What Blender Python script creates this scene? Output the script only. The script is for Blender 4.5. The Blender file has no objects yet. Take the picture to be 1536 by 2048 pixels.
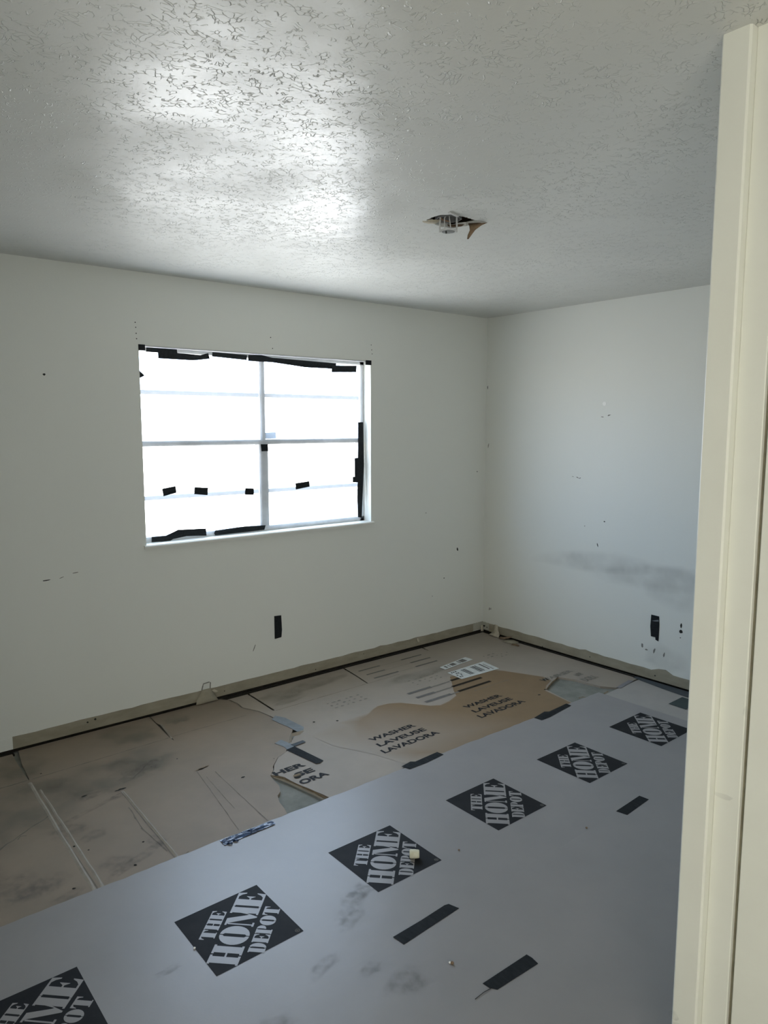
import bpy, math, random
from mathutils import Matrix, Vector
random.seed(7)
S = bpy.context.scene
COL = S.collection
H = 2.44

# ------------------------------------------------------------------ camera, world, light, exposure
cd = bpy.data.cameras.new('camera'); cam = bpy.data.objects.new('camera', cd); COL.objects.link(cam)
cam.location = (-4.1879, -3.8854, 1.6398)
cam.rotation_euler = (math.radians(90 - 6.853), 0.0, math.radians(-39.23))
cd.sensor_fit = 'AUTO'; cd.sensor_width = 36.0; cd.lens = 1455.3 / 2048 * 36.0
cd.clip_start = 0.02; cd.clip_end = 200
S.camera = cam
S.view_settings.view_transform = 'Standard'
S.view_settings.look = 'None'
S.view_settings.gamma = 1.0
S.view_settings.use_curve_mapping = False
S.view_settings.exposure = 0.42

w = bpy.data.worlds.new('daylight'); S.world = w; w.use_nodes = True
nt = w.node_tree; nt.nodes.clear()
wo = nt.nodes.new('ShaderNodeOutputWorld'); bg = nt.nodes.new('ShaderNodeBackground')
tc = nt.nodes.new('ShaderNodeTexCoord'); sx = nt.nodes.new('ShaderNodeSeparateXYZ')
mr = nt.nodes.new('ShaderNodeMapRange'); mr.interpolation_type = 'SMOOTHSTEP'
mr.inputs['From Min'].default_value = -0.06; mr.inputs['From Max'].default_value = 0.12
mx = nt.nodes.new('ShaderNodeMix'); mx.data_type = 'RGBA'
mx.inputs[6].default_value = (1.12, 1.09, 1.03, 1)      # sunlit ground below the horizon
mx.inputs[7].default_value = (0.80, 1.03, 1.34, 1)       # hazy bright sky
nt.links.new(tc.outputs['Generated'], sx.inputs[0]); nt.links.new(sx.outputs['Z'], mr.inputs['Value'])
nt.links.new(mr.outputs['Result'], mx.inputs['Factor']); nt.links.new(mx.outputs[2], bg.inputs['Color'])
nt.links.new(bg.outputs[0], wo.inputs['Surface'])
bg.inputs['Strength'].default_value = 7.0

def area(name, loc, rot, sx_, sy_, portal=True, power=0, color=(1, 1, 1)):
    l = bpy.data.lights.new(name, 'AREA'); l.shape = 'RECTANGLE'; l.size = sx_; l.size_y = sy_
    l.energy = power; l.color = color
    if portal: l.cycles.is_portal = True
    o = bpy.data.objects.new(name, l); COL.objects.link(o); o.location = loc; o.rotation_euler = rot
    return o
PI = math.pi
area('window_portal', (-1.914, 0.155, 1.515), (-PI/2, 0, 0), 1.6, 1.12)
S.cycles.max_bounces = 7; S.cycles.diffuse_bounces = 5; S.cycles.glossy_bounces = 3
S.cycles.transmission_bounces = 4; S.cycles.transparent_max_bounces = 16; S.cycles.caustics_reflective = False; S.cycles.adaptive_threshold = 0.03
HALL_GLOW = 5.8                              # daylight glowing through the frosted hall window

# ------------------------------------------------------------------ materials
def mat(name, c1, c2=None, scale=6.0, rough=0.6, spec=0.4, bumps=(), detail=5, lo=0.35, hi=0.65, metallic=0.0, stretch=None, rough2=None):
    m = bpy.data.materials.new(name); m.use_nodes = True
    n = m.node_tree.nodes; L = m.node_tree.links
    b = n['Principled BSDF']
    b.inputs['Base Color'].default_value = (*c1, 1); b.inputs['Roughness'].default_value = rough
    b.inputs['Specular IOR Level'].default_value = spec; b.inputs['Metallic'].default_value = metallic
    t = n.new('ShaderNodeTexCoord'); src = t.outputs['Object']
    if stretch:
        mp = n.new('ShaderNodeMapping'); mp.inputs['Scale'].default_value = stretch
        L.new(src, mp.inputs['Vector']); src = mp.outputs['Vector']
    if c2 is not None:
        nz = n.new('ShaderNodeTexNoise'); nz.inputs['Scale'].default_value = scale; nz.inputs['Detail'].default_value = detail
        nz.inputs['Roughness'].default_value = 0.62
        L.new(src, nz.inputs['Vector'])
        r = n.new('ShaderNodeMapRange'); r.inputs['From Min'].default_value = lo; r.inputs['From Max'].default_value = hi
        L.new(nz.outputs['Fac'], r.inputs['Value'])
        mi = n.new('ShaderNodeMix'); mi.data_type = 'RGBA'
        mi.inputs[6].default_value = (*c1, 1); mi.inputs[7].default_value = (*c2, 1)
        L.new(r.outputs['Result'], mi.inputs['Factor']); L.new(mi.outputs[2], b.inputs['Base Color'])
        if rough2 is not None:
            rr = n.new('ShaderNodeMapRange'); rr.inputs['To Min'].default_value = rough; rr.inputs['To Max'].default_value = rough2
            L.new(r.outputs['Result'], rr.inputs['Value']); L.new(rr.outputs['Result'], b.inputs['Roughness'])
    prev = None
    for (sc, dist, st) in bumps:
        nz = n.new('ShaderNodeTexNoise'); nz.inputs['Scale'].default_value = sc; nz.inputs['Detail'].default_value = 3
        L.new(src, nz.inputs['Vector'])
        bp = n.new('ShaderNodeBump'); bp.inputs['Distance'].default_value = dist; bp.inputs['Strength'].default_value = st
        L.new(nz.outputs['Fac'], bp.inputs['Height'])
        if prev: L.new(prev.outputs['Normal'], bp.inputs['Normal'])
        prev = bp
    if prev: L.new(prev.outputs['Normal'], b.inputs['Normal'])
    return m

def ceiling_mat():
    m = bpy.data.materials.new('ceiling_paint'); m.use_nodes = True
    n = m.node_tree.nodes; L = m.node_tree.links; b = n['Principled BSDF']
    b.inputs['Base Color'].default_value = (0.63, 0.635, 0.605, 1)
    b.inputs['Specular IOR Level'].default_value = 0.42
    t = n.new('ShaderNodeTexCoord'); src = t.outputs['Object']
    def noise(sc, d=3, vec=None, rough=0.5):
        z = n.new('ShaderNodeTexNoise'); z.inputs['Scale'].default_value = sc; z.inputs['Detail'].default_value = d
        z.inputs['Roughness'].default_value = rough
        L.new(vec or src, z.inputs['Vector']); return z
    def mrange(v, a, b_, c=0, d=1):
        r = n.new('ShaderNodeMapRange'); r.inputs['From Min'].default_value = a; r.inputs['From Max'].default_value = b_
        r.inputs['To Min'].default_value = c; r.inputs['To Max'].default_value = d
        L.new(v, r.inputs['Value']); return r.outputs['Result']
    def math_(op, a, b_):
        q = n.new('ShaderNodeMath'); q.operation = op
        for i, v in enumerate((a, b_)):
            if isinstance(v, (int, float)): q.inputs[i].default_value = v
            else: L.new(v, q.inputs[i])
        return q.outputs[0]
    # distorted coordinates for the trowelled ridges
    dn = noise(14, 2)
    vm = n.new('ShaderNodeVectorMath'); vm.operation = 'MULTIPLY_ADD'
    vm.inputs[1].default_value = (0.09, 0.09, 0.09)
    L.new(dn.outputs['Color'], vm.inputs[0]); L.new(src, vm.inputs[2])
    vo = n.new('ShaderNodeTexVoronoi'); vo.feature = 'DISTANCE_TO_EDGE'; vo.inputs['Scale'].default_value = 56
    L.new(vm.outputs[0], vo.inputs['Vector'])
    ridge = mrange(vo.outputs['Distance'], 0.0, 0.075, 1, 0)
    brk = mrange(noise(42, 4).outputs['Fac'], 0.50, 0.57)         # breaks the ridges into strokes
    zone = mrange(noise(2.1, 3).outputs['Fac'], 0.40, 0.60, 0.38, 1)   # heavier and lighter areas
    rel = math_('MULTIPLY', math_('MULTIPLY', ridge, brk), zone)
    b1 = n.new('ShaderNodeBump'); b1.inputs['Distance'].default_value = 0.0024; b1.inputs['Strength'].default_value = 0.9
    L.new(rel, b1.inputs['Height'])
    fine = noise(90, 3)
    b2 = n.new('ShaderNodeBump'); b2.inputs['Distance'].default_value = 0.0012; b2.inputs['Strength'].default_value = 0.45
    L.new(math_('MULTIPLY', fine.outputs['Fac'], zone), b2.inputs['Height']); L.new(b1.outputs['Normal'], b2.inputs['Normal'])
    wav = noise(2.6, 2)
    b3 = n.new('ShaderNodeBump'); b3.inputs['Distance'].default_value = 0.03; b3.inputs['Strength'].default_value = 0.5
    L.new(wav.outputs['Fac'], b3.inputs['Height']); L.new(b2.outputs['Normal'], b3.inputs['Normal'])
    L.new(b3.outputs['Normal'], b.inputs['Normal'])
    rg = mrange(noise(1.7, 3).outputs['Fac'], 0.40, 0.60, 0.31, 0.47)
    L.new(rg, b.inputs['Roughness'])
    return m

def decal_mat(name, c, amax=1.0, scale=30, lo=0.3, hi=0.6, rough=0.7):
    """a stain: colour laid over the surface, fading out along its own edge and broken by noise"""
    m = bpy.data.materials.new(name); m.use_nodes = True
    n = m.node_tree.nodes; L = m.node_tree.links; b = n['Principled BSDF']
    b.inputs['Base Color'].default_value = (*c, 1); b.inputs['Roughness'].default_value = rough
    b.inputs['Specular IOR Level'].default_value = 0.25
    at = n.new('ShaderNodeAttribute'); at.attribute_name = 'cover'
    t = n.new('ShaderNodeTexCoord'); nz = n.new('ShaderNodeTexNoise'); nz.inputs['Scale'].default_value = scale; nz.inputs['Detail'].default_value = 5
    L.new(t.outputs['Object'], nz.inputs['Vector'])
    r = n.new('ShaderNodeMapRange'); r.inputs['From Min'].default_value = lo; r.inputs['From Max'].default_value = hi
    L.new(nz.outputs['Fac'], r.inputs['Value'])
    q = n.new('ShaderNodeMath'); q.operation = 'MULTIPLY'; L.new(at.outputs['Fac'], q.inputs[0]); L.new(r.outputs['Result'], q.inputs[1])
    q2 = n.new('ShaderNodeMath'); q2.operation = 'MULTIPLY'; q2.inputs[1].default_value = amax; L.new(q.outputs[0], q2.inputs[0])
    L.new(q2.outputs[0], b.inputs['Alpha'])
    return m

def clean_mat():
    m = mat('clean_cardboard', (0.215, 0.146, 0.080), (0.202, 0.137, 0.076), 9, 0.62, 0.3)
    n = m.node_tree.nodes; L = m.node_tree.links; b = n['Principled BSDF']
    old = b.inputs['Base Color'].links[0].from_socket
    at = n.new('ShaderNodeAttribute'); at.attribute_name = 'cover'
    mi = n.new('ShaderNodeMix'); mi.data_type = 'RGBA'; mi.inputs[6].default_value = (0.315, 0.272, 0.226, 1)
    L.new(at.outputs['Fac'], mi.inputs['Factor']); L.new(old, mi.inputs[7]); L.new(mi.outputs[2], b.inputs['Base Color'])
    return m

def sheet_mat(name, trans, hazy, gloss, tint=(1, 1, 1)):
    m = bpy.data.materials.new(name); m.use_nodes = True
    n = m.node_tree.nodes; L = m.node_tree.links; n.remove(n['Principled BSDF']); out = n['Material Output']
    tr = n.new('ShaderNodeBsdfTransparent'); tr.inputs[0].default_value = (*tint, 1)
    tl = n.new('ShaderNodeBsdfTranslucent'); tl.inputs[0].default_value = (0.9, 0.93, 0.97, 1)
    gl = n.new('ShaderNodeBsdfGlossy'); gl.inputs['Roughness'].default_value = 0.12
    a = n.new('ShaderNodeMixShader'); a.inputs[0].default_value = hazy / max(1e-6, trans + hazy)
    L.new(tr.outputs[0], a.inputs[1]); L.new(tl.outputs[0], a.inputs[2])
    c = n.new('ShaderNodeMixShader'); c.inputs[0].default_value = gloss
    L.new(a.outputs[0], c.inputs[1]); L.new(gl.outputs[0], c.inputs[2]); L.new(c.outputs[0], out.inputs['Surface'])
    return m

WALLC = (0.722, 0.733, 0.690)
M = dict(
    wall=mat('wall_paint', WALLC, None, 2.0, 0.50, 0.35, ((110, 0.0010, 0.35),)),
    ceil=ceiling_mat(),
    trim=mat('trim_paint', (0.80, 0.81, 0.745), (0.77, 0.775, 0.71), 3.0, 0.42, 0.4, ((60, 0.0006, 0.3),)),
    groove=mat('dark_groove', (0.30, 0.28, 0.21), (0.20, 0.18, 0.13), 14, 0.8),
    slab=mat('concrete', (0.24, 0.242, 0.215), (0.175, 0.178, 0.155), 9, 0.8, 0.3, ((60, 0.003, 0.4),)),
    dark=mat('near_black', (0.035, 0.030, 0.024), (0.02, 0.018, 0.015), 20, 0.9, 0.1),
    bare=mat('bare_drywall_paper', (0.335, 0.305, 0.235), (0.27, 0.245, 0.185), 7, 0.85, 0.2, ((40, 0.002, 0.3),), stretch=(1, 1, 3)),
    bare_pale=mat('pale_drywall', (0.44, 0.43, 0.37), (0.37, 0.355, 0.29), 12, 0.85, 0.2),
    torn=mat('torn_paper', (0.50, 0.46, 0.37), (0.38, 0.34, 0.26), 30, 0.85, 0.2),
    torn_brown=mat('torn_brown_paper', (0.27, 0.19, 0.12), (0.16, 0.11, 0.075), 30, 0.85, 0.2),
    card=mat('dusty_cardboard', (0.285, 0.226, 0.172), (0.230, 0.190, 0.148), 3.2, 0.62, 0.35, ((5, 0.02, 0.12), (120, 0.0006, 0.3)), lo=0.3, hi=0.7),
    card_b=mat('washer_cardboard', (0.335, 0.287, 0.238), (0.285, 0.25, 0.21), 3.2, 0.60, 0.35, ((4, 0.02, 0.12), (120, 0.0006, 0.3)), lo=0.3, hi=0.7),
    card_c=mat('grey_cardboard', (0.38, 0.358, 0.335), (0.33, 0.315, 0.295), 4, 0.6, 0.35, ((4, 0.02, 0.12),), lo=0.3, hi=0.7),
    clean=clean_mat(),
    crease=mat('crease_cardboard', (0.37, 0.335, 0.285), (0.28, 0.25, 0.21), 10, 0.6, 0.35),
    creased=mat('crease_line', (0.15, 0.13, 0.105), (0.22, 0.19, 0.16), 20, 0.8, 0.2),
    cardedge=mat('torn_cardboard_edge', (0.27, 0.21, 0.14), (0.15, 0.11, 0.07), 40, 0.85, 0.2),
    paper=mat('builder_paper', (0.252, 0.238, 0.234), (0.216, 0.206, 0.206), 2.4, 0.44, 0.85, ((3.0, 0.02, 0.18), (200, 0.0005, 0.25)), lo=0.3, hi=0.7),
    ink=mat('black_ink', (0.011, 0.012, 0.014), (0.017, 0.018, 0.020), 9, 0.60, 0.12),
    ink_brown=mat('dark_print', (0.022, 0.017, 0.012), None, 9, 0.6, 0.12),
    faded=mat('faded_print', (0.105, 0.100, 0.095), (0.16, 0.148, 0.135), 24, 0.7, 0.3),
    faint=mat('faint_print', (0.15, 0.14, 0.12), (0.25, 0.23, 0.20), 30, 0.7, 0.3),
    stain=decal_mat('dark_scuff', (0.11, 0.11, 0.11), 0.28, 30, 0.36, 0.75),
    wallscuff=decal_mat('grey_wall_scuff', (0.34, 0.34, 0.34), 0.22, 7, 0.2, 0.85),
    damp=decal_mat('olive_stain', (0.20, 0.20, 0.165), 0.38, 6, 0.3, 0.7),
    tape=mat('black_tape', (0.013, 0.015, 0.017), (0.021, 0.024, 0.026), 25, 0.58, 0.08, ((30, 0.004, 0.35),), stretch=(3, 1, 3)),
    tape_grey=mat('dusty_grey_tape', (0.20, 0.225, 0.245), (0.15, 0.17, 0.185), 18, 0.45, 0.45, ((40, 0.003, 0.35),)),
    tape_slate=mat('slate_tape', (0.06, 0.072, 0.084), (0.08, 0.092, 0.10), 12, 0.55, 0.2, ((40, 0.003, 0.3),)),
    tape_teal=mat('teal_tape', (0.04, 0.058, 0.06), (0.05, 0.068, 0.07), 12, 0.55, 0.2),
    tape_lav=mat('lavender_tape', (0.22, 0.215, 0.235), (0.17, 0.165, 0.18), 16, 0.5, 0.4),
    tape_shiny=mat('shiny_blue_tape', (0.04, 0.085, 0.19), (0.015, 0.03, 0.07), 40, 0.22, 0.5, ((35, 0.01, 0.5),)),
    label=mat('label_paper', (0.62, 0.64, 0.62), (0.50, 0.52, 0.50), 20, 0.55, 0.3),
    foam=mat('cream_foam', (0.72, 0.71, 0.58), (0.62, 0.60, 0.45), 60, 0.9, 0.1),
    alu=mat('window_paint', (0.66, 0.68, 0.70), (0.55, 0.57, 0.60), 14, 0.4, 0.5),
    reveal=mat('reveal_paint', (0.70, 0.70, 0.65), (0.65, 0.65, 0.60), 5, 0.4, 0.4),
    pane=sheet_mat('window_glass', 0.97, 0.03, 0.03, (0.97, 0.985, 1.0)),
    plastic=sheet_mat('plastic_film', 0.87, 0.13, 0.03),
    whitepl=mat('white_plastic', (0.62, 0.63, 0.62), (0.5, 0.5, 0.49), 30, 0.35, 0.5),
    metal=mat('galvanised_metal', (0.30, 0.31, 0.31), (0.18, 0.18, 0.18), 30, 0.45, 0.5, metallic=0.6),
    wood=mat('attic_wood', (0.10, 0.075, 0.05), (0.06, 0.045, 0.03), 20, 0.9, 0.1),
    copper=mat('wire_copper', (0.35, 0.19, 0.10), None, 10, 0.4, 0.5),
    white=mat('white_chip', (0.85, 0.85, 0.82), None, 10, 0.6),
    nick=mat('dark_nick', (0.035, 0.035, 0.032), None, 10, 0.9, 0.1),
    scratch=mat('grey_scratch', (0.22, 0.215, 0.195), None, 10, 0.9, 0.1),
)

# ------------------------------------------------------------------ mesh helpers
class MB:
    def __init__(s): s.v = []; s.f = []; s.a = None
    def add(s, vs, fs):
        o = len(s.v); s.v += [tuple(p) for p in vs]; s.f += [tuple(i + o for i in f) for f in fs]; return s
    def box(s, x0, x1, y0, y1, z0, z1):
        return s.add([(x0,y0,z0),(x1,y0,z0),(x1,y1,z0),(x0,y1,z0),(x0,y0,z1),(x1,y0,z1),(x1,y1,z1),(x0,y1,z1)],
                     [(0,3,2,1),(4,5,6,7),(0,1,5,4),(1,2,6,5),(2,3,7,6),(3,0,4,7)])
    def prism(s, pts, fn, o0, o1):
        """pts: 2D outline; fn(p, off) -> 3D; a solid between offsets o0 (under) and o1 (outer)"""
        a = sum(p[0]*q[1]-q[0]*p[1] for p, q in zip(pts, pts[1:]+pts[:1]))
        if a < 0: pts = pts[::-1]
        k = len(pts)
        return s.add([fn(p, o1) for p in pts] + [fn(p, o0) for p in pts],
                     [tuple(range(k)), tuple(range(2*k-1, k-1, -1))] + [(i, k+i, k+(i+1) % k, (i+1) % k) for i in range(k)])
    def flat(s, pts, fn, o):
        return s.add([fn(p, o) for p in pts], [tuple(range(len(pts)))])
    def grid(s, P):
        r, c = len(P), len(P[0])
        return s.add([p for row in P for p in row], [(i*c+j, i*c+j+1, (i+1)*c+j+1, (i+1)*c+j) for i in range(r-1) for j in range(c-1)])
    def tube(s, path, rad, n=8):
        path = [Vector(p) for p in path]; rings = []
        for i, p in enumerate(path):
            t = (path[min(i+1, len(path)-1)] - path[max(i-1, 0)]).normalized()
            u = t.orthogonal().normalized(); w_ = t.cross(u)
            rings.append([tuple(p + rad*(math.cos(2*PI*k/n)*u + math.sin(2*PI*k/n)*w_)) for k in range(n)])
        o = len(s.v); s.v += [q for r in rings for q in r]
        for i in range(len(rings)-1):
            for k in range(n):
                s.f.append((o+i*n+k, o+i*n+(k+1) % n, o+(i+1)*n+(k+1) % n, o+(i+1)*n+k))
        s.f.append(tuple(o+k for k in range(n-1, -1, -1))); s.f.append(tuple(o+(len(rings)-1)*n+k for k in range(n)))
        return s
    def build(s, name, m, parent=None, smooth=False, origin=True):
        xs = [p[0] for p in s.v]; ys = [p[1] for p in s.v]; zs = [p[2] for p in s.v]
        c = Vector(((min(xs)+max(xs))/2, (min(ys)+max(ys))/2, min(zs))) if origin else Vector((0, 0, 0))
        me = bpy.data.meshes.new(name); me.from_pydata([tuple(Vector(p)-c) for p in s.v], [], s.f); me.update()
        if s.a is not None:
            at = me.attributes.new('cover', 'FLOAT', 'POINT'); at.data.foreach_set('value', s.a)
        me.materials.append(M[m] if isinstance(m, str) else m)
        if smooth: me.polygons.foreach_set('use_smooth', [True]*len(me.polygons))
        o = bpy.data.objects.new(name, me); COL.objects.link(o); o.location = c
        if parent:
            o.parent = parent; o.matrix_parent_inverse = Matrix.Translation(-WORLD(parent))
        return o
def WORLD(o):
    # world position of an object built here (pure translations)
    t = Vector(o.location)
    return t      # parents are cancelled by their parent inverse, so location is the world position
def tag(o, label=None, cat=None, group=None, kind=None):
    if label: o['label'] = label
    if cat: o['category'] = cat
    if group: o['group'] = group
    if kind: o['kind'] = kind
    return o
def empty(name, loc):
    o = bpy.data.objects.new(name, None); COL.objects.link(o); o.location = loc; o.empty_display_size = 0.05
    return o
def struct(o, label=None, cat=None): return tag(o, label, cat, None, 'structure')

FLOOR = lambda p, o: (p[0], p[1], o)
WA = lambda p, o: (p[0], -o, p[1])           # window wall, offset into the room (p = x, z)
WAr = lambda p, o: (p[0], -o, p[1])
WB = lambda p, o: (-o, p[0], p[1])           # right wall (p = y, z)
CEIL = lambda p, o: (p[0], p[1], H - o)
ZP = 0.0097
def zpap(x, y):                              # gentle lie of the builder paper
    return ZP + 0.0011*math.sin(5.1*x+1.3*y) + 0.0009*math.sin(3.2*y-2.3*x+1.0) + 0.0006*math.sin(8.5*x-6.1*y)
PAPER = lambda p, o: (p[0], p[1], zpap(p[0], p[1]) + o)
def rect(x0, x1, y0, y1): return [(x0, y0), (x1, y0), (x1, y1), (x0, y1)]
def soft(name, pts, fn, off, m, parent, grow=1.25):
    """stain with a fading rim"""
    cx = sum(p[0] for p in pts)/len(pts); cy = sum(p[1] for p in pts)/len(pts)
    k = len(pts); mb = MB()
    inner = [fn(p, off) for p in pts]
    outer = [fn((cx+(p[0]-cx)*grow, cy+(p[1]-cy)*grow), off) for p in pts]
    mb.add(inner + outer, [tuple(range(k))] + [(i, k+i, k+(i+1) % k, (i+1) % k) for i in range(k)])
    mb.a = [1.0]*k + [0.0]*k
    return mb.build(name, m, parent)
def blob(cx, cy, rx, ry, n=12, ang=0, jit=0.25):
    out = []
    for k in range(n):
        t = 2*PI*k/n; r = 1 + random.uniform(-jit, jit); x, y = rx*r*math.cos(t), ry*r*math.sin(t)
        out.append((cx + x*math.cos(ang)-y*math.sin(ang), cy + x*math.sin(ang)+y*math.cos(ang)))
    return out

# ------------------------------------------------------------------ structure
ZF = -.007                                   # slab level; cartons lie on it, their tops at about z = 0
XL, YR, XH = -4.60, -5.20, -6.20            # left wall, hall rear wall, hall end wall
WX0, WX1, WZ0, WZ1 = -2.705, -1.126, 0.965, 2.064   # window opening
floor = struct(MB().box(XH-.14, .14, YR-.14, .14, -0.12, ZF).build('floor', 'slab'), 'grey concrete floor slab showing through the torn cardboard', 'floor')

wb_ = MB()
for a in ((XL-.14, WX0, 0, .14, .02, H), (WX1, .14, 0, .14, .02, H), (WX0, WX1, 0, .14, .02, WZ0), (WX0, WX1, 0, .14, WZ1, H)): wb_.box(*a)
wall_back = struct(wb_.build('wall_back', 'wall', origin=False), 'off-white painted wall around the taped-up window', 'wall')
wall_right = struct(MB().box(0, .14, YR-.14, 0, .02, H).build('wall_right', 'wall', origin=False), 'off-white scuffed wall right of the far corner', 'wall')
struct(MB().box(XL-.14, XL, -3.08, 0, ZF, H).build('wall_left', 'wall', origin=False), 'off-white side wall at the left end of the room', 'wall')
wf = MB().box(-2.565, 0, -3.205, -3.085, ZF, H).box(XH, -4.40, -3.205, -3.085, ZF, H)
struct(wf.build('wall_front', 'wall', origin=False), 'off-white partition wall beside the doorway opening', 'wall')
we = MB(); HX0, HX1, HZ0, HZ1 = -6.05, -4.25, .45, 2.15
for a in ((XH-.14, HX0, YR-.14, YR, ZF, H), (HX1, .14, YR-.14, YR, ZF, H), (HX0, HX1, YR-.14, YR, ZF, HZ0), (HX0, HX1, YR-.14, YR, HZ1, H)): we.box(*a)
struct(we.build('wall_rear', 'wall', origin=False), 'off-white hall wall with a frosted window behind the doorway', 'wall')
struct(MB().box(XH-.14, XH, YR, -3.085, ZF, H).build('wall_end', 'wall', origin=False), 'off-white end wall of the hall', 'wall')
struct(MB().box(XL-.14, .14, .025, .14, ZF, .02).box(.025, .14, YR, .025, ZF, .02).build('trim_1', 'dark'), 'near-black plate for the shade under the cut drywall along both walls', 'gap')  # recessed sole plate coloured near black for the shade in the gap
# near-black strips laid along the foot of the two walls
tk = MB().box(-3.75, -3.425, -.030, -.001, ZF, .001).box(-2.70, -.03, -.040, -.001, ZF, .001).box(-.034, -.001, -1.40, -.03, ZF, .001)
struct(tk.build('trim_2', 'dark'), 'dark strip along the foot of both walls', 'strip')

# ceiling: slab with a torn hole
HC = (-2.085, -1.735)
hole_pts = [(-2.172,-1.677),(-2.178,-1.722),(-2.181,-1.760),(-2.147,-1.795),(-2.110,-1.800),(-2.074,-1.804),(-2.030,-1.800),(-1.990,-1.806),(-1.962,-1.812),(-1.981,-1.765),(-1.985,-1.719),(-2.002,-1.690),(-2.005,-1.655),(-2.059,-1.645),(-2.120,-1.660)]
def hole_r(t):
    best = 0.07; d = (math.cos(t), math.sin(t)); k = len(hole_pts)
    for i in range(k):
        (x1, y1), (x2, y2) = hole_pts[i], hole_pts[(i+1) % k]
        x1 -= HC[0]; x2 -= HC[0]; y1 -= HC[1]; y2 -= HC[1]
        ex, ey = x2-x1, y2-y1; den = d[0]*ey - d[1]*ex
        if abs(den) < 1e-9: continue
        r = (x1*ey - y1*ex)/den; s_ = (x1*d[1]-y1*d[0])/den
        if r > 0 and -1e-6 <= s_ <= 1+1e-6: best = r
    return best
N = 64; hs = 0.22; cm = MB(); inner = []; outer = []
for k in range(N):
    t = 2*PI*k/N; r = hole_r(t) + random.uniform(-.003, .003); c_, s_ = math.cos(t), math.sin(t); q = hs/max(abs(c_), abs(s_))
    inner.append((HC[0]+r*c_, HC[1]+r*s_)); outer.append((HC[0]+q*c_, HC[1]+q*s_))
T = 0.016
cm.add([(*p, H) for p in outer]+[(*p, H) for p in inner]+[(*p, H+T) for p in inner]+[(*p, H+T) for p in outer],
       [(k, N+k, N+(k+1) % N, (k+1) % N) for k in range(N)] + [(N+k, 2*N+k, 2*N+(k+1) % N, N+(k+1) % N) for k in range(N)]
       + [(2*N+k, 3*N+k, 3*N+(k+1) % N, 2*N+(k+1) % N) for k in range(N)])
x0, x1, y0, y1 = HC[0]-hs, HC[0]+hs, HC[1]-hs, HC[1]+hs
for a in ((XH-.14, x0, YR-.14, .14), (x1, .14, YR-.14, .14), (x0, x1, YR-.14, y0), (x0, x1, y1, .14)): cm.box(*a, H, H+T)
ceiling = struct(cm.build('ceiling', 'ceil', origin=False), 'glossy textured ceiling with a torn hole for a light', 'ceiling')
struct(MB().box(XH-.14, .14, YR-.14, .14, H+.17, H+.2).box(x0, x1, y0, y0+.04, H+T, H+.17).box(x0, x1, y1-.04, y1, H+T, H+.17)
       .box(x0, x0+.04, y0, y1, H+T, H+.17).box(x1-.04, x1, y0, y1, H+T, H+.17)
       .box(XH-.14, .14, YR-.14, YR-.10, H+T, H+.17).box(XH-.14, .14, .10, .14, H+T, H+.17).box(XH-.14, XH-.1, YR-.14, .14, H+T, H+.17).box(.1, .14, YR-.14, .14, H+T, H+.17)
       .build('roof', 'wood'), 'dark attic boards seen through the ceiling hole', 'roof')

# doorway jamb at the right edge
jr = struct(empty('door_1', (-2.58, -3.15, ZF)), 'cream painted door jamb at the right edge of the view', 'door jamb')
def bevel_post(x0, x1, y0, y1, z0, z1, r=.004):
    pts = [(x0+r, y0), (x1, y0), (x1, y1), (x0+r, y1), (x0, y1-r), (x0, y0+r)]
    mb = MB(); mb.prism(pts, FLOOR, z0, z1); return mb
bevel_post(-2.625, -2.565, -3.139, -3.078, ZF, H).build('door_stop', 'trim', jr)
bevel_post(-2.600, -2.565, -3.197, -3.139, ZF, H, .002).build('jamb_board', 'trim', jr)
MB().box(-2.588, -2.565, -3.2065, -3.197, ZF, H).build('groove', 'groove', jr)  # groove floor toned darker than the jamb boards
bevel_post(-2.599, -2.565, -3.42, -3.2065, ZF, H, .002).build('casing', 'trim', jr)
for (y, z, ry, rz) in ((-3.2, 1.013, .006, .010), (-3.085, .215, .012, .012), (-3.10, .19, .02, .012)):
    soft('smudge', blob(y, z, ry, rz, 10), (lambda p, o: (-2.6255-o if p[0] > -3.135 else -2.6005-o, p[0], p[1])), .0004, 'stain', jr)
soft('smudge', blob(-3.16, .80, .02, .006, 10), lambda p, o: (-2.6005-o, p[0], p[1]), .0004, 'wallscuff', jr)
struct(MB().box(-4.40, -4.36, -3.205, -3.078, ZF, H).build('door_2', 'trim'), 'cream painted jamb on the far side of the doorway', 'door jamb')

# baseboard bands: bare drywall where the skirting was pulled off
def band(n, a, b, z0, z1, fn, m, name, bumps=()):
    k = 60; top = []
    for i in range(k+1):
        t = a + (b-a)*i/k; z = z1 + random.uniform(-.0025, .0025)
        for (c, wd, hh) in bumps:
            if abs(t-c) < wd: z += hh*(1-abs(t-c)/wd)
        top.append((t, z))
    mb = MB(); mb.prism([(a, z0)] + [(b, z0)] + top[::-1], fn, 0, .003); return mb
bb = struct(band(0, -3.425, -.11, .019, .083, WA, 'bare', 'b', ((-1.05, .03, .008),)).build('baseboard_back', 'bare'), 'bare brown drywall band below the window wall, skirting removed', 'baseboard')
band(0, -.11, -.001, .024, .082, WA, 'bare_pale', 'c').build('pale_end', 'bare_pale', bb)
band(0, -3.75, -3.425, .019, .078, WA, 'wall', 'c').build('painted_end', 'wall', bb)
br = struct(band(0, -3.07, -.07, .017, .079, WB, 'bare', 'b', ((-1.555, .07, .030), (-.98, .04, .008))).build('baseboard_right', 'bare'), 'bare brown drywall band along the right wall, skirting removed', 'baseboard')
band(0, -.07, -.004, .022, .081, WB, 'bare_pale', 'c').build('pale_end', 'bare_pale', br)
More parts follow.
